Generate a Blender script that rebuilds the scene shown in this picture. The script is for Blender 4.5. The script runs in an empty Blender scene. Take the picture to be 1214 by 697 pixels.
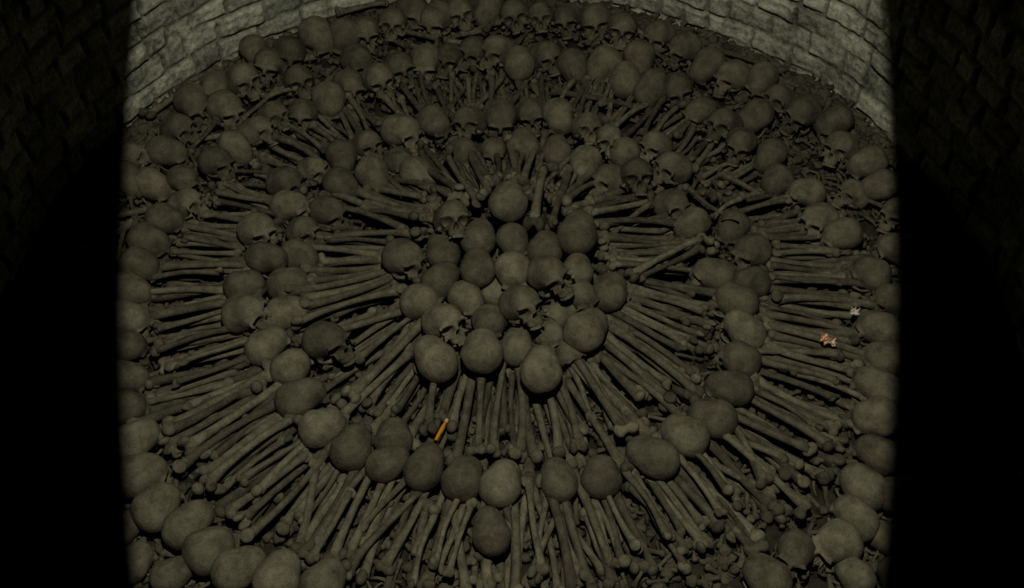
import bpy, bmesh, math, random
import numpy as np
from mathutils import Vector, Matrix, Euler, noise
random.seed(11); np.random.seed(11)
C = bpy.context.scene.collection
PI = math.pi

# ------------------------------------------------------------------ camera
SN = 0.730; CS = math.sqrt(1-SN*SN); F = 1341.0
CAM = Vector((0.023, -3.104, 3.253))
cam = bpy.data.cameras.new('camera'); co = bpy.data.objects.new('camera', cam); C.objects.link(co)
co.location = CAM; co.rotation_euler = (PI/2-math.asin(SN), 0, 0)
cam.sensor_width = 36; cam.lens = F/1214*36; cam.clip_end = 50
bpy.context.scene.camera = co

def ground(x, y):
    r = math.hypot(x, y)
    return 0.13*math.exp(-(r/0.36)**2) + 0.02*max(0, min(1, (r-1.4)/0.4))
def at(px, py, dz=0.0):
    X = px-607; u = 348.5-py
    d = Vector((X, F*CS+u*SN, -F*SN+u*CS))
    z = dz
    for _ in range(8):
        t = (z-CAM.z)/d.z; p = CAM+d*t
        z = ground(p.x, p.y)+dz
    return p
def proj(p):
    v = Vector(p)-CAM
    dep = v.y*CS-v.z*SN; up = v.y*SN+v.z*CS
    return 607+F*v.x/dep, 348.5-F*up/dep

# ------------------------------------------------------------------ materials
def mat(name):
    m = bpy.data.materials.new(name); m.use_nodes = True
    nt = m.node_tree; b = nt.nodes['Principled BSDF']
    b.inputs['Roughness'].default_value = 0.95
    b.inputs['Specular IOR Level'].default_value = 0.08
    return m, nt, b
def bone_mat(name, dark, light, scale=28, bump=0.5, rnd=0.5):
    m, nt, b = mat(name); N = nt.nodes; L = nt.links
    tc = N.new('ShaderNodeTexCoord'); oi = N.new('ShaderNodeObjectInfo')
    add = N.new('ShaderNodeVectorMath'); add.operation = 'MULTIPLY_ADD'
    cmb = N.new('ShaderNodeCombineXYZ')
    L.new(oi.outputs['Random'], cmb.inputs[0]); L.new(oi.outputs['Random'], cmb.inputs[1])
    add.inputs[1].default_value = (7, 5, 3)
    L.new(cmb.outputs[0], add.inputs[0]); L.new(tc.outputs['Object'], add.inputs[2])
    n1 = N.new('ShaderNodeTexNoise'); n1.inputs['Scale'].default_value = scale; n1.inputs['Detail'].default_value = 8; n1.inputs['Roughness'].default_value = 0.68
    L.new(add.outputs[0], n1.inputs['Vector'])
    n2 = N.new('ShaderNodeTexNoise'); n2.inputs['Scale'].default_value = 150; n2.inputs['Detail'].default_value = 6; n2.inputs['Roughness'].default_value = 0.65
    L.new(add.outputs[0], n2.inputs['Vector'])
    mixf = N.new('ShaderNodeMath'); mixf.operation = 'MULTIPLY_ADD'; mixf.inputs[1].default_value = 0.3
    s1 = N.new('ShaderNodeMath'); s1.operation = 'MULTIPLY'; s1.inputs[1].default_value = 0.7
    L.new(n1.outputs['Fac'], s1.inputs[0]); L.new(n2.outputs['Fac'], mixf.inputs[0]); L.new(s1.outputs[0], mixf.inputs[2])
    r = N.new('ShaderNodeValToRGB'); r.color_ramp.elements[0].position = 0.34; r.color_ramp.elements[1].position = 0.66
    r.color_ramp.elements[0].color = (*dark, 1); r.color_ramp.elements[1].color = (*light, 1)
    L.new(mixf.outputs[0], r.inputs[0])
    mr = N.new('ShaderNodeMapRange'); mr.inputs['To Min'].default_value = 1-rnd; mr.inputs['To Max'].default_value = 1+rnd*0.45
    L.new(oi.outputs['Random'], mr.inputs['Value'])
    mul = N.new('ShaderNodeVectorMath'); mul.operation = 'SCALE'
    L.new(r.outputs[0], mul.inputs[0]); L.new(mr.outputs[0], mul.inputs['Scale'])
    L.new(mul.outputs[0], b.inputs['Base Color'])
    bp = N.new('ShaderNodeBump'); bp.inputs['Strength'].default_value = bump; bp.inputs['Distance'].default_value = 0.011
    L.new(mixf.outputs[0], bp.inputs['Height']); L.new(bp.outputs[0], b.inputs['Normal'])
    return m
M_SKULL = bone_mat('dusty_skull_bone', (0.068, 0.063, 0.046), (0.200, 0.190, 0.145), 18, 0.85, 0.34)
M_BONE = bone_mat('dusty_long_bone', (0.058, 0.054, 0.039), (0.190, 0.180, 0.138), 24, 0.8, 0.42)
M_TEETH = bone_mat('stained_teeth', (0.11, 0.103, 0.075), (0.20, 0.19, 0.14), 60, 0.3, 0.2)
M_DEBRIS = bone_mat('bone_fragments', (0.030, 0.027, 0.020), (0.145, 0.136, 0.102), 12, 0.6, 0.0)
M_SOIL = bone_mat('dark_soil', (0.018, 0.016, 0.012), (0.060, 0.055, 0.041), 18, 1.0, 0.0)

def brick_mat():
    m, nt, b = mat('whitewashed_brick'); N = nt.nodes; L = nt.links
    tc = N.new('ShaderNodeTexCoord')
    n1 = N.new('ShaderNodeTexNoise'); n1.inputs['Scale'].default_value = 5; n1.inputs['Detail'].default_value = 9; n1.inputs['Roughness'].default_value = 0.72
    n2 = N.new('ShaderNodeTexNoise'); n2.inputs['Scale'].default_value = 40; n2.inputs['Detail'].default_value = 7; n2.inputs['Roughness'].default_value = 0.7
    L.new(tc.outputs['Object'], n1.inputs['Vector']); L.new(tc.outputs['Object'], n2.inputs['Vector'])
    r = N.new('ShaderNodeValToRGB')
    r.color_ramp.elements[0].position = 0.36; r.color_ramp.elements[1].position = 0.60
    r.color_ramp.elements[0].color = (0.15, 0.146, 0.118, 1); r.color_ramp.elements[1].color = (0.56, 0.575, 0.49, 1)
    mx = N.new('ShaderNodeMath'); mx.operation = 'MULTIPLY_ADD'; mx.inputs[1].default_value = 0.35
    L.new(n2.outputs['Fac'], mx.inputs[0])
    sc = N.new('ShaderNodeMath'); sc.operation = 'MULTIPLY'; sc.inputs[1].default_value = 0.65
    L.new(n1.outputs['Fac'], sc.inputs[0]); L.new(sc.outputs[0], mx.inputs[2])
    at_ = N.new('ShaderNodeAttribute'); at_.attribute_name = 'joint'      # earthy mortar joints and per-brick tone
    L.new(mx.outputs[0], r.inputs[0])
    mul = N.new('ShaderNodeVectorMath'); mul.operation = 'SCALE'
    L.new(r.outputs[0], mul.inputs[0]); L.new(at_.outputs['Fac'], mul.inputs['Scale'])
    L.new(mul.outputs[0], b.inputs['Base Color'])
    bp = N.new('ShaderNodeBump'); bp.inputs['Strength'].default_value = 0.8; bp.inputs['Distance'].default_value = 0.016
    L.new(n2.outputs['Fac'], bp.inputs['Height']); L.new(bp.outputs[0], b.inputs['Normal'])
    return m
M_BRICK = brick_mat()
def flat_mat(name, c1, c2, sc):
    m, nt, b = mat(name); N = nt.nodes; L = nt.links
    tc = N.new('ShaderNodeTexCoord'); n = N.new('ShaderNodeTexNoise'); n.inputs['Scale'].default_value = sc
    L.new(tc.outputs['Object'], n.inputs['Vector'])
    r = N.new('ShaderNodeValToRGB'); r.color_ramp.elements[0].position = 0.45; r.color_ramp.elements[1].position = 0.55
    r.color_ramp.elements[0].color = (*c1, 1); r.color_ramp.elements[1].color = (*c2, 1)
    L.new(n.outputs['Fac'], r.inputs[0]); L.new(r.outputs[0], b.inputs['Base Color']); return m
M_ORANGE = flat_mat('orange_stick', (0.50, 0.21, 0.04), (0.60, 0.30, 0.06), 20)
M_TIP = flat_mat('pale_stick_end', (0.4, 0.3, 0.15), (0.45, 0.35, 0.2), 30)
M_WRAP = flat_mat('red_cream_wrapper', (0.50, 0.18, 0.10), (0.80, 0.74, 0.55), 95)
M_PAPER = flat_mat('pinkish_paper', (0.64, 0.53, 0.49), (0.76, 0.71, 0.66), 30)

# ------------------------------------------------------------------ mesh tools
def ell(P, c, r):
    q = (P-np.array(c))
    r = np.array(r)
    k0 = np.linalg.norm(q/r, axis=-1)+1e-9; k1 = np.linalg.norm(q/(r*r), axis=-1)+1e-9
    return k0*(k0-1)/k1
def smin(a, b, k):
    h = np.clip(0.5+0.5*(b-a)/k, 0, 1); return b*(1-h)+a*h-k*h*(1-h)
def smax(a, b, k): return -smin(-a, -b, k)
def star(name, sub, centre, sdf, rmax, n=90, cut=None):
    bm = bmesh.new(); bmesh.ops.create_icosphere(bm, subdivisions=sub, radius=1.0)
    D = np.array([v.co[:] for v in bm.verts]); D /= np.linalg.norm(D, axis=1)[:, None]
    rs = np.linspace(0.001, rmax, n); c = np.array(centre)
    S = sdf(c+D[:, None, :]*rs[None, :, None])
    pos = S > 0; idx = np.argmax(pos, axis=1); idx[~pos.any(axis=1)] = n-1; idx = np.clip(idx, 1, n-1)
    ar = np.arange(len(D)); a = S[ar, idx-1]; b = S[ar, idx]
    t = np.clip(a/(a-b+1e-12), 0, 1); r = rs[idx-1]+(rs[idx]-rs[idx-1])*t
    P = c+D*r[:, None]
    for v, p in zip(bm.verts, P): v.co = p
    if cut:
        kill = [v for v in bm.verts if cut(v.co)]
        bmesh.ops.delete(bm, geom=kill, context='VERTS')
    for f in bm.faces: f.smooth = True
    me = bpy.data.meshes.new(name); bm.to_mesh(me); bm.free(); return me
def sweep(bm, pts, radii, n=10, flat=1.0, tri=0.0):
    pts = [Vector(p) for p in pts]; rings = []
    for i, p in enumerate(pts):
        d = (pts[min(i+1, len(pts)-1)]-pts[max(i-1, 0)]).normalized()
        up = Vector((0, 0, 1)) if abs(d.z) < 0.9 else Vector((1, 0, 0))
        s = d.cross(up).normalized(); u = s.cross(d)
        ring = []
        for k in range(n):
            a = 2*PI*k/n; rr = radii[i]*(1+tri*math.cos(3*a))
            ring.append(bm.verts.new(p+s*math.cos(a)*rr+u*math.sin(a)*rr*flat))
        rings.append(ring)
    for A, B in zip(rings, rings[1:]):
        for k in range(n): bm.faces.new((A[k], A[(k+1) % n], B[(k+1) % n], B[k]))
    bm.faces.new(rings[0][::-1]); bm.faces.new(rings[-1])
def to_mesh(name, bm, smooth=True):
    for f in bm.faces: f.smooth = smooth
    bmesh.ops.recalc_face_normals(bm, faces=bm.faces)
    me = bpy.data.meshes.new(name); bm.to_mesh(me); bm.free(); return me

# ------------------------------------------------------------------ skull
def skull_sdf(L, W, H, seed):
    rg = np.random.RandomState(seed); ph = rg.rand(6)*6.28
    def f(P):
        d = ell(P, (-0.024*L, 0, 0.083), (0.062*L, 0.071*W, 0.065*H))
        d = smin(d, ell(P, (0.022*L, 0, 0.086), (0.058*L, 0.057*W, 0.060*H)), 0.02)
        d = smin(d, ell(P, (-0.048*L, 0, 0.068), (0.034*L, 0.050*W, 0.044*H)), 0.02)
        d = smin(d, ell(P, (0.066, 0, 0.077), (0.015, 0.050, 0.009)), 0.010)
        d = smin(d, ell(P, (0.058, 0, 0.034), (0.027, 0.031, 0.034)), 0.009)
        Q = P.copy(); Q[..., 1] = np.abs(Q[..., 1])
        d = smin(d, ell(Q, (0.058, 0.047, 0.037), (0.018, 0.014, 0.013)), 0.008)
        d = smin(d, ell(Q, (0.060, 0.053, 0.058), (0.011, 0.007, 0.020)), 0.006)
        d = smin(d, ell(P, (0.080, 0, 0.062), (0.011, 0.0075, 0.018)), 0.008)
        d = smin(d, ell(P, (0.062, 0, 0.012), (0.024, 0.028, 0.013)), 0.008)
        d = smin(d, ell(Q, (-0.012, 0.050, 0.022), (0.014, 0.011, 0.022)), 0.008)
        d = smax(d, 0.008-P[..., 2]-0.35*np.clip(P[..., 0]-0.03, 0, 1), 0.012)
        d = smax(d, -ell(Q, (0.088, 0.0285, 0.056), (0.056, 0.0195, 0.0180)), 0.003)
        d = smax(d, -ell(P, (0.096, 0, 0.034), (0.046, 0.0120, 0.0160)), 0.003)
        d = smax(d, -ell(Q, (0.042, 0.072, 0.056), (0.024, 0.016, 0.024)), 0.008)
        d = d+0.0014*np.sin(P[..., 0]*60+ph[0])*np.sin(P[..., 1]*66+ph[1])*np.sin(P[..., 2]*62+ph[2])
        return d
    return f
def teeth_mesh(miss):
    bm = bmesh.new(); rg = random.Random(miss)
    for i in range(14):
        if rg.random() < 0.25: continue
        a = math.radians(-80+160*i/13)
        h = 0.010 if abs(a) < 0.8 else 0.007
        m = Matrix.Translation((0.056+0.026*math.cos(a), 0.026*math.sin(a), 0.001)) @ Matrix.Rotation(a, 4, 'Z')
        r = bmesh.ops.create_cube(bm, size=1, matrix=m @ Matrix.Diagonal((0.006, 0.0052, h, 1)))
    return to_mesh('upper_teeth', bm, False)
def arch_mesh(s):
    bm = bmesh.new()
    sweep(bm, [(0.056, s*0.052, 0.038), (0.043, s*0.060, 0.038), (0.028, s*0.065, 0.038), (0.010, s*0.064, 0.041), (-0.006, s*0.058, 0.044)],
          [0.008, 0.0060, 0.0045, 0.0045, 0.006], 8)
    return to_mesh('cheek_arch', bm)
ARCH = [arch_mesh(-1), arch_mesh(1)]
TEETH = [teeth_mesh(i) for i in range(3)]
vars_ = [(1.0, 1.0, 1.0), (1.10, 0.96, 0.98), (0.93, 1.03, 1.05), (1.03, 0.94, 0.96), (1.05, 1.03, 1.0)]
CR = [star('cranium', 6, (0.0, 0, 0.074), skull_sdf(*v, i), 0.14) for i, v in enumerate(vars_)]
def cutA(p):      # long narrow crack over the vault
    n = noise.noise(Vector(p)*30)*0.006
    return abs(p.x-0.012+n) < 0.0055+noise.noise(Vector(p)*50+Vector((5, 0, 0)))*0.004 and p.z > 0.105 and -0.05 < p.y < 0.035
def cutB(p):
    n = noise.noise(Vector(p)*40)*0.014
    return p.z+0.5*p.x < 0.055+n
BRK_A = star('cracked_cranium', 7, (0.0, 0, 0.074), skull_sdf(1, 1, 1, 9), 0.14, 70, cut=cutA)
BRK_B = star('skullcap', 6, (0.0, 0, 0.074), skull_sdf(1, 1, 1, 8), 0.14, cut=cutB)

def ob(name, me, m, parent):
    o = bpy.data.objects.new(name, me); C.objects.link(o); o.parent = parent
    if not me.materials: me.materials.append(m)
    return o
def root(name, M, label, cat, group=None):
    o = bpy.data.objects.new(name, None); o.empty_display_size = 0.05; C.objects.link(o)
    o.matrix_world = M; o['label'] = label; o['category'] = cat
    if group: o['group'] = group
    return o
def add_shell(o):
    s = o.modifiers.new('shell', 'SOLIDIFY'); s.thickness = 0.006; s.offset = -1
NS = 0
def skull(px, py, label, group, yaw=None, pitch=None, roll=None, size=None, dz=0.0, kind='full'):
    """yaw in degrees: direction the face looks, 0 = +x, 90 = away from the viewer"""
    global NS
    NS += 1
    rg = random.Random(NS*7+1)
    P = at(px, py, 0.070+dz)
    r1, r2, r3, r4, r5 = [rg.random() for _ in range(5)]
    if yaw is None:
        tx, ty = -P.x, -P.y
        if P.y > 0.2: tx *= 0.65
        yaw = math.degrees(math.atan2(ty, tx))+(r1-.5)*60
    back_dome = P.y > 0.2 and r5 < .38
    if pitch is None:
        if back_dome: pitch = 8+22*r2
        elif P.y > 0.2: pitch = -46+38*r2
        elif P.y > -0.5: pitch = -20+34*r2
        else: pitch = -4+26*r2
    if roll is None: roll = (r3-.5)*32
    if size is None: size = 0.95+.13*r4
    size *= 0.97+.13*max(0, min(1, (P.y-.6)/.6))
    R = Euler((math.radians(roll), math.radians(pitch), 0)).to_matrix().to_4x4()
    R = Matrix.Rotation(math.radians(yaw), 4, 'Z') @ R
    M = Matrix.Translation(P-(R @ Vector((0, 0, 0.074*size)))) @ R @ Matrix.Diagonal((size, size, size, 1))
    if kind == 'cap':
        t = root('skullcap', M, label, 'skull', group)
        c = ob('vault', BRK_B, M_SKULL, t); add_shell(c); return t
    t = root('skull', M, label, 'skull', group)
    if kind == 'broken':
        c = ob('cranium', BRK_A, M_SKULL, t); add_shell(c)
    else: c = ob('cranium', CR[NS % 5], M_SKULL, t)
    for a in ARCH: ob('cheek_arch', a, M_SKULL, t)
    ob('upper_teeth', TEETH[NS % 3], M_TEETH, c)
    return t

ones = ['', 'first', 'second', 'third', 'fourth', 'fifth', 'sixth', 'seventh', 'eighth', 'ninth', 'tenth', 'eleventh', 'twelfth', 'thirteenth', 'fourteenth', 'fifteenth', 'sixteenth', 'seventeenth', 'eighteenth', 'nineteenth', 'twentieth']
def ordi(n):
    if n <= 20: return ones[n]
    if n < 30: return 'twenty-'+ones[n-20]
    if n == 30: return 'thirtieth'
    if n < 40: return 'thirty-'+ones[n-30]
    if n == 40: return 'fortieth'
    return 'forty-'+ones[n-40]
def row(pts, phrase, group, **kw):
    for i, p in enumerate(pts):
        o = dict(kw)
        if len(p) > 2: o.update(p[2])
        lab = o.pop('label', None) or phrase.format(ordi(i+1))
        skull(p[0], p[1], lab, group, **o)
row([(152,216),(157,188),(198,183),(213,154),(230,123),(255,107),(290,97,dict(size=1.08)),(318,77),(302,62,dict(size=.85)),(343,66)],
    '{} skull going up the row along the left brick wall from the photo edge', 'skulls along the left brick wall')
row([(378,45,dict(size=1.1)),(409,46),(434,40),(465,30),(490,15),(517,24,dict(size=1.08)),(546,18),(578,15),(610,20),(640,23),(672,23),(706,26),(737,36,dict(size=1.08, pitch=-34, yaw=-92))],
    '{} brown skull from the left in the rearmost row across the top', 'skulls of the rearmost row')
row([(780,44),(810,58),(837,80),(867,92),(902,96),(922,120),(950,135),(988,147),(995,177),(1027,195),(1042,222),(1062,254)],
    '{} skull of the row descending beside the right brick wall, counted from the top', 'skulls along the right brick wall', dz=.02)
row([(475,82),(505,75),(531,70),(560,63),(588,63),(615,76,dict(yaw=95, size=1.0, pitch=10)),(649,69),(680,82),(714,80),(742,95,dict(yaw=80)),(773,105,dict(yaw=60)),(803,108,dict(pitch=-25))],
    '{} skull from the left in the second row from the top', 'skulls of the second back row', dz=.01)
row([(828,135),(857,150),(877,172),(912,188),(921,217),(955,230),(970,262,dict(yaw=-140, pitch=-25)),(997,280)],
    '{} skull in the upper right arc of the second row, going down', 'skulls of the upper right arc', dz=.02)
row([(1063,296),(1031,327),(1058,357),(1040,392),(1048,427),(1038,460),(1037,497),(1040,540),(1022,578),(1066,590),(1012,615),(990,646,dict(yaw=-150, pitch=-20)),(942,657,dict(yaw=-115, pitch=-30)),(908,684)],
    '{} skull going down the outer arc along the right edge', 'skulls of the right outer arc')
row([(450,96),(415,103),(390,121),(358,137),(325,140),(305,158),(280,178),(257,194),(218,216),(222,243),(196,262),(179,288),(166,317)],
    '{} skull in the upper left outer arc, descending toward the left edge', 'skulls of the upper left arc', dz=.02)
row([(156,346),(152,380),(149,412),(148,450),(149,486),(163,523),(168,565,dict(size=1.1)),(188,602,dict(size=1.08)),(225,622),(250,653,dict(size=1.1)),(285,675),(332,684),(385,692)],
    '{} skull going down the outer arc from the left edge to bottom', 'skulls of the lower left arc')
row([(182,222),(268,130),(355,98),(425,73)],
    '{} low-lying skull from the left between the wall row and the arc', 'low skulls at the upper left', dz=-.012)
row([(757,72),(893,142),(1010,232)],
    '{} low-lying skull from the top between the two right-hand rows', 'low skulls at the upper right', dz=-.012)
row([(148,628),(160,668),(205,682)],
    '{} small shaded skull from the top in the bottom left corner', 'shaded skulls in the bottom left corner', dz=-.03, size=.85)
row([(1050,640),(1062,684),(1012,682)],
    '{} small shaded skull from the top in the bottom right corner', 'shaded skulls in the bottom right corner', dz=-.03, size=.85)
# middle ring
row([(477,158,dict(size=1.1)),(515,147),(556,147),(593,141),(630,137),(662,140),(697,153),(722,168),(740,183,dict(size=.9)),(776,175),(796,201)],
    '{} skull from the left in the back upper row of the middle ring', 'skulls of the middle ring, back upper row', dz=0.05)
row([(475,195),(497,211,dict(size=1.06)),(548,183,dict(size=.9)),(585,182,dict(size=.9, yaw=-90, pitch=-25)),(620,174,dict(yaw=95, pitch=8)),(660,180,dict(yaw=90, pitch=8)),(693,198),(722,216)],
    '{} skull from the left in the back lower row of the middle ring', 'skulls of the middle ring, back lower row', dz=.01)
row([(755,210,dict(yaw=-88, pitch=-48, dz=.06, size=1.16, roll=0, label='skull with front face and dark eye sockets, upper right of the middle ring')),
     (797,245,dict(yaw=-60, pitch=-36, dz=.03, label='skull with hollow sockets right of the front-facing skull of the ring')),
     (820,268),(868,273,dict(yaw=-115, kind='broken', pitch=5, dz=.03, label='cracked skull with a dark slit in its vault beside the upper right fan')),
     (890,300),(845,328,dict(size=1.08)),(888,337),(871,360,dict(size=1.08)),(881,392),(876,428),(863,462,dict(size=1.05)),(843,497)],
    '{} skull going down the right side of the middle ring', 'skulls of the middle ring, right side', dz=0.02)
row([(810,517),(772,543,dict(size=1.08)),(712,566),(662,569),(596,574),(550,568),(504,554),(467,520,dict(size=.95)),(461,550),(418,531),(384,508),(358,472,dict(size=1.05))],
    '{} smooth domed skull from the right along the front of the middle ring', 'skulls of the middle ring, front', dz=0.02)
row([(346,437),(318,411),(292,373,dict(yaw=-25, pitch=-32, dz=.05, size=1.1)),(291,341),(318,308),(307,276,dict(yaw=-50, pitch=-34, size=1.12, dz=.04)),(345,246),(340,218),(372,204),(405,190),(437,174)],
    '{} skull going up the outer left side of the middle ring', 'skulls of the middle ring, left outer row', dz=0.02)
row([(388,406,dict(yaw=-32, pitch=-32, dz=.07, size=1.15, label='large skull facing right with dark eye sockets, left of the centre pile')),
     (341,373),(343,338),(356,306),(362,277),(390,253),(405,222),(443,210)],
    '{} skull going up the inner left side of the middle ring', 'skulls of the middle ring, left inner row')
skull(582, 630, 'single skull lying among long bones below the front of the ring', 'skulls outside the ring', yaw=100, dz=0.03, size=.95)
# centre pile
G = 'skulls of the centre pile'
pile = [
 (602,240,90,10,.10,1.1,'pale round dome skull alone at the back top of the centre pile'),
 (537,262,-74,-56,.11,1.14,'skull facing the viewer with open eye sockets, back left of pile'),
 (685,277,80,6,.09,1.12,'large domed skull at the back right end of the pile'),
 (480,308,-45,-26,.08,1.12,'skull at the far left end of the centre pile, above left fan'),
 (525,298,100,5,.04,1.0,'domed skull just below the viewer-facing skull of the pile'),
 (568,283,80,5,.05,.98,'skull behind the pile middle, left of the round pile skulls'),
 (608,289,-80,-5,.05,.98,'skull in the back middle of the pile under the pale dome'),
 (646,297,80,10,.05,.98,'small skull at back of the pile, left of the large domed one'),
 (566,318,95,10,.07,1.0,'round skull near the middle of the pile with crown toward viewer'),
 (523,334,60,10,.04,1.02,'skull in the left middle of the pile, above the lower left ones'),
 (608,324,-85,5,.07,1.0,'skull at the exact middle of the centre pile'),
 (651,327,-60,-36,.11,1.12,'raised skull right of pile middle, face tipped to lower right'),
 (684,322,80,10,.04,.90,'small skull tucked behind the right side of the raised pile skull'),
 (724,347,70,10,.04,1.02,'skull at the right end of the centre pile'),
 (688,352,-60,-15,.04,.96,'skull between the raised pile skull and the right end skull'),
 (501,361,-35,-24,.06,1.05,'skull at the lower left of pile with face toward the right'),
 (554,358,-60,-5,.05,1.0,'skull in the lower middle of pile, left of the facing one'),
 (588,345,90,10,-.01,.85,'small shaded skull sunk between skulls at the pile middle'),
 (619,363,-56,-42,.11,1.1,'skull with sockets facing lower right, front middle of the pile'),
 (527,384,-48,-42,.10,1.08,'skull with hollow face turned right, lower left of the pile'),
 (580,386,-90,-12,.05,.98,'domed skull just above the front skull that tops an upright bone'),
 (651,397,-50,-15,.03,.90,'small skull in the lower right of pile, partly shaded'),
 (664,372,30,0,-.01,.88,'deeply shaded skull in the hollow on the right of the pile'),
 (696,392,55,10,.08,1.12,'large smooth skull at the lower right corner of the pile'),
 (515,426,120,10,.08,1.12,'large smooth domed skull at the lower left corner of the pile'),
 (571,417,95,10,.12,1.07,'front domed skull standing right above an upright thighbone'),
 (612,411,90,10,.05,.96,'shaded skull between the two foremost skulls of the pile'),
 (641,438,88,5,.10,1.06,'frontmost oval domed skull at the bottom of the centre pile'),
]
for px, py, yw, pt, dz, sz, lab in pile:
    skull(px, py, lab, G, yaw=yw, pitch=pt, dz=dz, size=sz)
skull(712, 104, 'upturned empty skullcap bowl in the second back row', 'skullcaps', yaw=20, pitch=150, kind='cap', size=.85)
skull(676, 420, 'broken skullcap lying under the lower right of the centre pile', 'skullcaps', yaw=120, pitch=20, kind='cap', dz=.0)

# ------------------------------------------------------------------ long bones
def shaft_mesh(name, pts, rad, flat=1, tri=0):
    bm = bmesh.new(); sweep(bm, pts, rad, 12, flat, tri); return to_mesh(name, bm)
def uni(*E, k=0.010):
    def f(P):
        d = None
        for c, r in E:
            e = ell(P, c, r); d = e if d is None else smin(d, e, k)
        return d
    return f
xs = [-0.200, -0.17, -0.13, -0.08, 0, 0.08, 0.13, 0.165, 0.200]
FEM = [('shaft', shaft_mesh('femur_shaft', [(x, 0, 0.018*(1-(x/0.2)**2)) for x in xs], [.0195, .0180, .0158, .0147, .0142, .0149, .0167, .0195, .0235], 0.95)),
       ('hip_end', star('femur_hip_end', 4, (-0.205, 0.004, 0), uni(((-0.205, -0.012, 0), (0.027, 0.020, 0.019)), ((-0.212, 0.010, 0), (0.015, 0.020, 0.013)), ((-0.219, 0.033, 0.002), (0.0222, 0.0222, 0.0222)), k=.007), 0.09, 60)),
       ('knee_end', star('femur_knee_end', 4, (0.205, 0, 0), uni(((0.195, 0, 0.004), (0.028, 0.025, 0.017)), ((0.213, 0.0205, -0.003), (0.025, 0.0160, 0.026)), ((0.213, -0.0205, -0.003), (0.025, 0.0160, 0.026)), k=.005), 0.09, 60))]
TIB = [('shaft', shaft_mesh('tibia_shaft', [(x*0.93, 0.006*math.cos(x*9), 0.006*math.sin(x*12)) for x in xs], [.025, .0205, .0172, .0153, .0138, .0128, .0130, .0147, .018], 1.0, 0.10)),
       ('knee_end', star('tibia_knee_end', 4, (-0.188, 0, 0), uni(((-0.188, 0.018, 0), (0.018, 0.021, 0.022)), ((-0.188, -0.016, 0), (0.018, 0.021, 0.022)), ((-0.170, 0, 0.008), (0.026, 0.015, 0.016)), k=.007), 0.08, 60)),
       ('ankle_end', star('tibia_ankle_end', 4, (0.188, 0.002, 0), uni(((0.186, 0.002, 0), (0.018, 0.021, 0.018)), ((0.201, 0.016, 0), (0.013, 0.007, 0.010))), 0.07, 60))]
HUM = [('shaft', shaft_mesh('humerus_shaft', [(x*0.76, 0, 0.006*math.cos(x*16)) for x in xs], [.018, .0167, .0142, .0128, .0121, .0121, .0134, .0163, .018], 0.88)),
       ('shoulder_end', star('humerus_shoulder_end', 4, (-0.155, 0.004, 0), uni(((-0.158, 0.009, 0), (0.022, 0.022, 0.022)), ((-0.150, -0.011, 0.003), (0.017, 0.013, 0.014))), 0.07, 60)),
       ('elbow_end', star('humerus_elbow_end', 4, (0.155, 0, 0), uni(((0.158, 0.011, 0), (0.014, 0.016, 0.013)), ((0.158, -0.013, 0), (0.013, 0.014, 0.013)), ((0.145, 0, 0), (0.018, 0.027, 0.009)), k=.006), 0.07, 60))]
KIND = {'femur': (FEM, 0.460, 'thighbone'), 'tibia': (TIB, 0.405, 'shinbone'), 'humerus': (HUM, 0.335, 'armbone')}
def bone(kind, A, B, label, group, roll=None, rg=random):
    A = Vector(A); B = Vector(B); parts, L0, _ = KIND[kind]
    d = (B-A); L = d.length; s = L/L0
    th = min(1.08, max(0.85, s))*rg.uniform(.84, 1.12)
    x = d.normalized(); up = Vector((0, 0, 1)); y = up.cross(x).normalized(); z = x.cross(y)
    R = Matrix((x, y, z)).transposed().to_4x4()
    ro = rg.uniform(0, 2*PI) if roll is None else roll
    R = R @ Matrix.Rotation(ro, 4, 'X')
    M = Matrix.Translation((A+B)/2) @ R @ Matrix.Diagonal((s, th, th, 1))
    t = root(kind, M, label, 'bone', group)
    for n, me in parts: ob(n, me, M_BONE, t)
    return t
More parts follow.
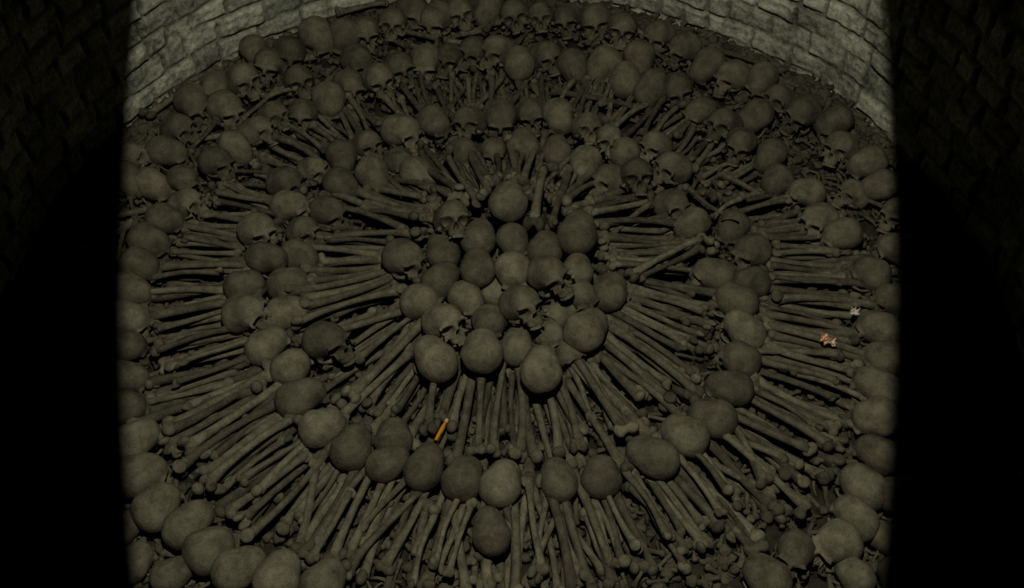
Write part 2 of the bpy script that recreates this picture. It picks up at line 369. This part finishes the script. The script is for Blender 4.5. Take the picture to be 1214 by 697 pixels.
def fan(ring, n, r0, z0, z1, layer, spread, seed, rr=0.03, front=0.0):
    rg = random.Random(seed); cnt = {}
    for i in range(n):
        th = 2*PI*(i+rg.uniform(-0.5, 0.5))/n      # measured clockwise from twelve
        back = math.cos(th) > .25
        if back and ring == 'outer' and rg.random() < .2: continue
        jit = 0.11+(0.18 if back else 0)*(1 if ring == 'outer' else .4)
        lean = spread*noise.noise(Vector((math.cos(th)*3.1+seed, math.sin(th)*3.1, 0)))*1.8 + rg.uniform(-jit, jit)
        if rg.random() < .07: lean += rg.choice([-.35, .35])
        kind = rg.choices(['femur', 'tibia', 'humerus'], [4, 3, 3])[0]
        L = KIND[kind][1]*rg.uniform(0.82, 1.03)
        if back and ring == 'outer': L *= .82
        a = r0+rg.uniform(-rr, rr)+front*max(0, -math.cos(th))
        zi = z0
        if back and ring == 'inner' and layer == 0: a -= .04; zi += .05
        if kind == 'humerus': a += rg.uniform(0, 0.12)
        u = Vector((math.sin(th), math.cos(th), 0))
        v = Vector((math.sin(th+lean), math.cos(th+lean), 0))
        P = u*a; Q = P+v*L
        px, py = proj((P+Q)/2)
        if not (118 < px < 1096 and -10 < py < 735): continue
        jz = rg.choice([0, 0, .014, .034])
        P.z = ground(P.x, P.y)+zi+jz+rg.uniform(-.012, .016); Q.z = ground(Q.x, Q.y)+z1+jz+rg.uniform(-.012, .016)
        hr = int(round(th/(2*PI)*12)) % 12
        k = hr; cnt[k] = cnt.get(k, 0)+1
        clock = ['twelve', 'one', 'two', 'three', 'four', 'five', 'six', 'seven', 'eight', 'nine', 'ten', 'eleven'][hr]
        lab = '%s, %s clockwise at %s o\'clock in the %slayer of the %s fan' % (KIND[kind][2], ordi(cnt[k]), clock, ['top ', 'under '][layer], ring)
        if rg.random() < 0.5: P, Q = Q, P
        bone(kind, P, Q, lab, 'long bones of the %s fan' % ring, rg=rg)
fan('inner', 140, 0.38, 0.070, 0.055, 0, 0.09, 3, rr=.05, front=.07)
fan('inner', 92, 0.46, 0.034, 0.034, 1, 0.15, 5, front=.08)
fan('outer', 268, 0.98, 0.055, 0.045, 0, 0.16, 7, rr=.05)
fan('outer', 150, 1.03, 0.026, 0.026, 1, 0.24, 9, rr=.05)
# single bones seen across the pattern
def pb(kind, x0, y0, x1, y1, dz0, dz1, label, roll=None):
    bone(kind, at(x0, y0, dz0), at(x1, y1, dz1), label, 'loose long bones', roll)
pb('femur', 567, 538, 571, 440, .11, .12, 'thighbone standing out upright in view below the front domed skull', 0)
pb('femur', 529, 182, 568, 240, .16, .14, 'large thighbone slanting down to the pale dome skull', 1)
pb('femur', 645, 196, 632, 268, .14, .14, 'pale thighbone rising just right of the pale dome skull', 0)
pb('tibia', 671, 202, 655, 268, .14, .14, 'second pale long bone right of the pale dome skull', 1)
pb('femur', 838, 280, 745, 328, .14, .13, 'topmost thighbone pointing left in the upper right inner fan', 0)
pb('tibia', 832, 292, 758, 330, .14, .11, 'shinbone just under the topmost thighbone of the right inner fan', 0)
pb('femur', 775, 238, 712, 292, .12, .11, 'thighbone slanting from the ring toward the large domed skull', 2)
pb('humerus', 812, 222, 868, 262, .12, .10, 'armbone in the tangle right of the hollow-socketed ring skull', 2)
pb('tibia', 850, 205, 905, 232, .10, .08, 'shinbone crossing the tangle at the upper right outer fan', 1)
pb('humerus', 880, 232, 842, 258, .13, .10, 'armbone crossing above the cracked skull of the ring', 1)
pb('tibia', 655, 106, 755, 128, .08, .07, 'long bone lying crosswise under the second back row', 0)
pb('femur', 172, 138, 268, 84, .07, .07, 'long bone lying along the foot of the left brick wall', 0)
pb('tibia', 842, 54, 925, 86, .07, .07, 'long bone lying along the foot of the right brick wall', 0)
pb('tibia', 398, 14, 460, 4, .07, .07, 'bone behind the rearmost row near the top edge', 0)
# loose bones thrown between the two outer rows
rg = random.Random(21)
zones = ['between the left wall row and the arc', 'between the two back rows', 'between the right wall row and the arc']
cn = [0, 0, 0]
for i in range(95):
    th = rg.uniform(math.radians(5), math.radians(175)); r = rg.choice([rg.uniform(1.55, 1.70), rg.uniform(1.55, 1.80), rg.uniform(1.70, 1.84)])
    p = Vector((math.cos(th)*r, math.sin(th)*r, 0)); px, py = proj(p)
    if not (130 < px < 1085 and 0 < py < 400): continue
    k = rg.choices(['humerus', 'tibia', 'femur'], [5, 3, 1])[0]
    L = KIND[k][1]*rg.uniform(0.45, 0.72); a = th+rg.choice([0, PI/2, PI/2])+rg.uniform(-0.7, 0.7)
    d = Vector((math.cos(a), math.sin(a), 0))*L/2
    A = p-d; B = p+d
    if max(A.length, B.length) > (1.80 if th < 1.2 else 1.86): continue
    A.z = ground(A.x, A.y)+rg.uniform(.02, .07); B.z = ground(B.x, B.y)+rg.uniform(.02, .07)
    z = 0 if th > 2.1 else (1 if th > 1.05 else 2); cn[z] += 1
    bone(k, A, B, 'loose %s %s, %s counted as scattered' % (KIND[k][2], zones[z], ordi(cn[z])), 'loose bones between the outer rows', rg=rg)

# ------------------------------------------------------------------ setting helpers
def RWa(a): return 1.975-.09*math.exp(-((a-.33)/.35)**2)-.055*math.exp(-((a-1.0)/.28)**2)-.02*math.exp(-((a-2.45)/.3)**2)-.03*math.exp(-((a-2.9)/.3)**2)
def YS(a): return 1+0.03*max(0, math.sin(a))
# ------------------------------------------------------------------ bone debris (uncountable fragments) as one object
def tmpl(bm):
    bm.verts.index_update()
    bm.verts.ensure_lookup_table(); V = np.array([v.co[:] for v in bm.verts]); Fs = [[v.index for v in f.verts] for f in bm.faces]; bm.free(); return V, Fs
T = []
b = bmesh.new(); sweep(b, [(-.04, 0, 0), (-.034, 0, 0), (-.02, 0, .002), (.02, 0, .002), (.034, 0, 0), (.04, 0, 0)], [.007, .012, .0075, .007, .011, .006], 7); T.append(tmpl(b))
b = bmesh.new(); sweep(b, [(.07*math.cos(a), .07*math.sin(a)-.04, 0) for a in np.linspace(.5, 2.6, 8)], [.004, .005, .006, .006, .006, .006, .005, .004], 6, 0.6); T.append(tmpl(b))
b = bmesh.new(); bmesh.ops.create_icosphere(b, subdivisions=2, radius=.018)
for v in b.verts: v.co *= 1+0.45*noise.noise(v.co*90); v.co.z *= .7
T.append(tmpl(b))
b = bmesh.new()   # vertebra: body plus spines
bmesh.ops.create_icosphere(b, subdivisions=2, radius=.017)
for v in b.verts: v.co.z = max(-.009, min(.009, v.co.z))
sweep(b, [(-.012, 0, 0), (-.028, 0, 0), (-.045, 0, -.004)], [.007, .006, .003], 6)
sweep(b, [(-.016, -.030, 0), (-.018, 0, 0), (-.016, .030, 0)], [.003, .007, .003], 6)
T.append(tmpl(b))
rg = random.Random(5); VV = []; FF = []; off = 0
for i in range(13000):
    th = rg.random()*2*PI
    if i < 10000: r = 1.90*math.sqrt(rg.random())
    else: th = rg.random()*PI; r = (RWa(th)-rg.uniform(.03, .20))*YS(th)
    r = min(r, (RWa(th if th < PI*1.5 else th-2*PI)-.03)*YS(th))
    x, y = r*math.cos(th), r*math.sin(th)
    px, py = proj((x, y, 0))
    if not (60 < px < 1150 and -60 < py < 780): continue
    k = rg.choices(range(4), [5, 0.6, 6, 3.5])[0]; V, Fs = T[k]
    Rm = Euler((rg.uniform(-.5, .5), rg.uniform(-.3, .3), rg.uniform(0, 6.28))).to_matrix()
    s = rg.uniform(.6, 1.3) if i < 10000 else rg.uniform(.8, 1.5)
    W = V @ np.array(Rm).T*s+np.array((x, y, ground(x, y)+rg.uniform(-.01, .025)))
    VV.append(W); FF += [[q+off for q in f] for f in Fs]; off += len(V)
me = bpy.data.meshes.new('bone_fragments'); me.from_pydata(np.concatenate(VV).tolist(), [], FF)
me.shade_smooth(); me.materials.append(M_DEBRIS)
o = bpy.data.objects.new('bone_fragments', me); C.objects.link(o)
o['kind'] = 'stuff'; o['label'] = 'small broken ribs, vertebrae and bone chips littering the dark ground'; o['category'] = 'bone fragments'

# ------------------------------------------------------------------ litter
P = at(523, 510, 0.12)
M = Matrix.Translation(P) @ Matrix.Rotation(math.radians(68), 4, 'Z')
t = root('orange_stick', M, 'short bright orange stick lying among bones below the centre pile', 'stick')
bm = bmesh.new(); sweep(bm, [(-.045, 0, 0), (-.02, 0, .001), (.01, 0, .001), (.036, 0, 0)], [.0058, .0070, .0070, .0064], 10); ob('stem', to_mesh('stick_stem', bm), M_ORANGE, t)
bm = bmesh.new(); sweep(bm, [(.036, 0, 0), (.046, 0, 0), (.052, 0, 0)], [.0070, .0070, .005], 10); ob('end_tip', to_mesh('stick_tip', bm), M_TIP, t)
def scrap(px, py, sx, sy, m, name, label, cat, seed):
    bm = bmesh.new(); bmesh.ops.create_grid(bm, x_segments=14, y_segments=10, size=.5)
    for v in bm.verts:
        n = noise.noise(v.co*3.5+Vector((seed, 0, 0))); w_ = noise.noise(v.co*2.2+Vector((0, seed, 3)))
        v.co.x = v.co.x*sx+.008*w_; v.co.y = v.co.y*sy*(1+.5*n); v.co.z = .034*n+.010*noise.noise(v.co*160)
    bmesh.ops.solidify(bm, geom=bm.faces[:], thickness=.0012)
    me = to_mesh(name, bm, False); me.materials.append(m)
    o = bpy.data.objects.new(name, me); C.objects.link(o); o.location = at(px, py, .12); o.rotation_euler = (.15, .1, -.2)
    o['label'] = label; o['category'] = cat
scrap(982, 404, .055, .030, M_WRAP, 'crumpled_wrapper', 'crumpled red and cream wrapper on bones near the right outer arc', 'wrapper', 1)
scrap(1013, 369, .028, .028, M_PAPER, 'paper_scrap', 'small whitish pink paper scrap above the crumpled red wrapper', 'paper', 4)

# ------------------------------------------------------------------ setting
bm = bmesh.new(); nr, na = 70, 200; rings = []
for i in range(nr+1):
    r = 2.2*i/nr; ring = []
    for k in range(na):
        a = 2*PI*k/na; x, y = r*math.cos(a), r*math.sin(a)
        ring.append(bm.verts.new((x, y, ground(x, y)-.006+.016*noise.noise(Vector((x*14, y*14, 0))))))
    rings.append(ring)
for A, B in zip(rings, rings[1:]):
    for k in range(na):
        q = (A[k], A[(k+1) % na], B[(k+1) % na], B[k]); bm.faces.new(q)
bmesh.ops.remove_doubles(bm, verts=bm.verts[:], dist=1e-5)
me = to_mesh('floor', bm); me.materials.append(M_SOIL)
fl = bpy.data.objects.new('floor', me); C.objects.link(fl); fl['kind'] = 'structure'; fl['label'] = 'dark earth ground of the round bone pit'
# round brick wall : a fine grid of real relief, uneven courses of chipped bricks; 'joint' = tone of brick or mortar
rg = random.Random(8)
a0, a1 = math.radians(-28), math.radians(208)
courses = []; z = -0.06
while z < 2.3:
    h = rg.uniform(.095, .120); joints = []; a = a0-rg.uniform(0, .08)
    while a < a1+.1:
        w = rg.choice([rg.uniform(.10, .135), rg.uniform(.09, .12), rg.uniform(.055, .075)])
        joints.append((a, a+w, rg.uniform(0, .014) if rg.random() > .10 else -.010, rg.uniform(-.006, .006), rg.uniform(.68, 1.12), rg.uniform(-.006, .006))); a += w
    courses.append((z, z+h, joints)); z += h
ZT = z
def relief(a, z):
    z = z+.010*noise.noise(Vector((a*4, z*3, 1)))+.005*noise.noise(Vector((a*13, z*9, 1)))
    for zc0, zc1, J in courses:
        if zc0 <= z < zc1: break
    best = None
    for j in J:
        if j[0] <= a < j[1]: best = j; break
    if best is None: return 0, .5
    wob = .009*noise.noise(Vector((a*28, z*28, 4)))
    e = min((a-best[0])*1.95, (best[1]-a)*1.95, z-zc0+best[5], zc1-z-best[5]*.5)+wob
    t = max(0, min(1, (e-.004)/.014)); t = t*t*(3-2*t)
    smear = max(0, min(1, .30+1.2*noise.noise(Vector((a*8, z*6, 9)))))
    tt = t+(1-t)*smear*.6
    return tt*(.012+best[2]+best[3]*((a-best[0])/(best[1]-best[0])-.5)*2), .50+(best[4]-.50)*tt
na = 1150; nz = 270
V = []; Fq = []; JT = []
for i in range(na+1):
    a = a0+(a1-a0)*i/na; ys = YS(a)
    for k in range(nz+1):
        zz = -.05+(ZT+.04)*k/nz
        rl, tone = relief(a, zz)
        R_ = RWa(a)+.02-rl-.006*noise.noise(Vector((a*34, zz*34, 0)))-.012*noise.noise(Vector((a*7, zz*6, 7)))
        V.append((R_*math.cos(a), R_*ys*math.sin(a), zz)); JT.append(tone)
for i in range(na):
    for k in range(nz):
        q = i*(nz+1)+k; Fq.append((q, q+1, q+nz+2, q+nz+1))
n0 = len(V)
for i in range(na+1):
    a = a0+(a1-a0)*i/na; ys = YS(a); R2 = RWa(a)+.2
    V.append((R2*math.cos(a), R2*ys*math.sin(a), -.05)); V.append((R2*math.cos(a), R2*ys*math.sin(a), ZT-.01)); JT += [.6, .6]
for i in range(na):
    Fq.append((n0+2*i, n0+2*i+2, n0+2*i+3, n0+2*i+1)); Fq.append((i*(nz+1)+nz, n0+2*i+1, n0+2*i+3, (i+1)*(nz+1)+nz))
me = bpy.data.meshes.new('wall_back'); me.from_pydata(V, [], Fq); me.shade_smooth(); me.materials.append(M_BRICK)
att = me.attributes.new('joint', 'FLOAT', 'POINT'); att.data.foreach_set('value', JT)
wl = bpy.data.objects.new('wall_back', me); C.objects.link(wl); wl['kind'] = 'structure'; wl['label'] = 'curved whitewashed brick wall round the pit'

# ------------------------------------------------------------------ light
w = bpy.data.worlds.new('world'); bpy.context.scene.world = w; w.use_nodes = True
w.node_tree.nodes['Background'].inputs[0].default_value = (0.8, 0.42, 0.35, 1); w.node_tree.nodes['Background'].inputs[1].default_value = 0.002
def spot(name, loc, tgt, e, size, blend, sx, rad, col):
    l = bpy.data.lights.new(name, 'SPOT'); l.energy = e; l.spot_size = math.radians(size); l.spot_blend = blend; l.shadow_soft_size = rad; l.color = col
    o = bpy.data.objects.new(name, l); C.objects.link(o); o.location = loc
    o.rotation_euler = (Vector(tgt)-Vector(loc)).to_track_quat('-Z', 'Y').to_euler(); o.scale = (sx, 1, 1)
spot('narrowed_overhead_spot', (0.01, -1.9, 4.1), (0.01, 0.85, 0), 400, 100, 0.004, 0.292, 0.03, (1.0, 1.0, 0.80))  # unseen overhead spot, its beam squeezed to an ellipse so both sides fall dark
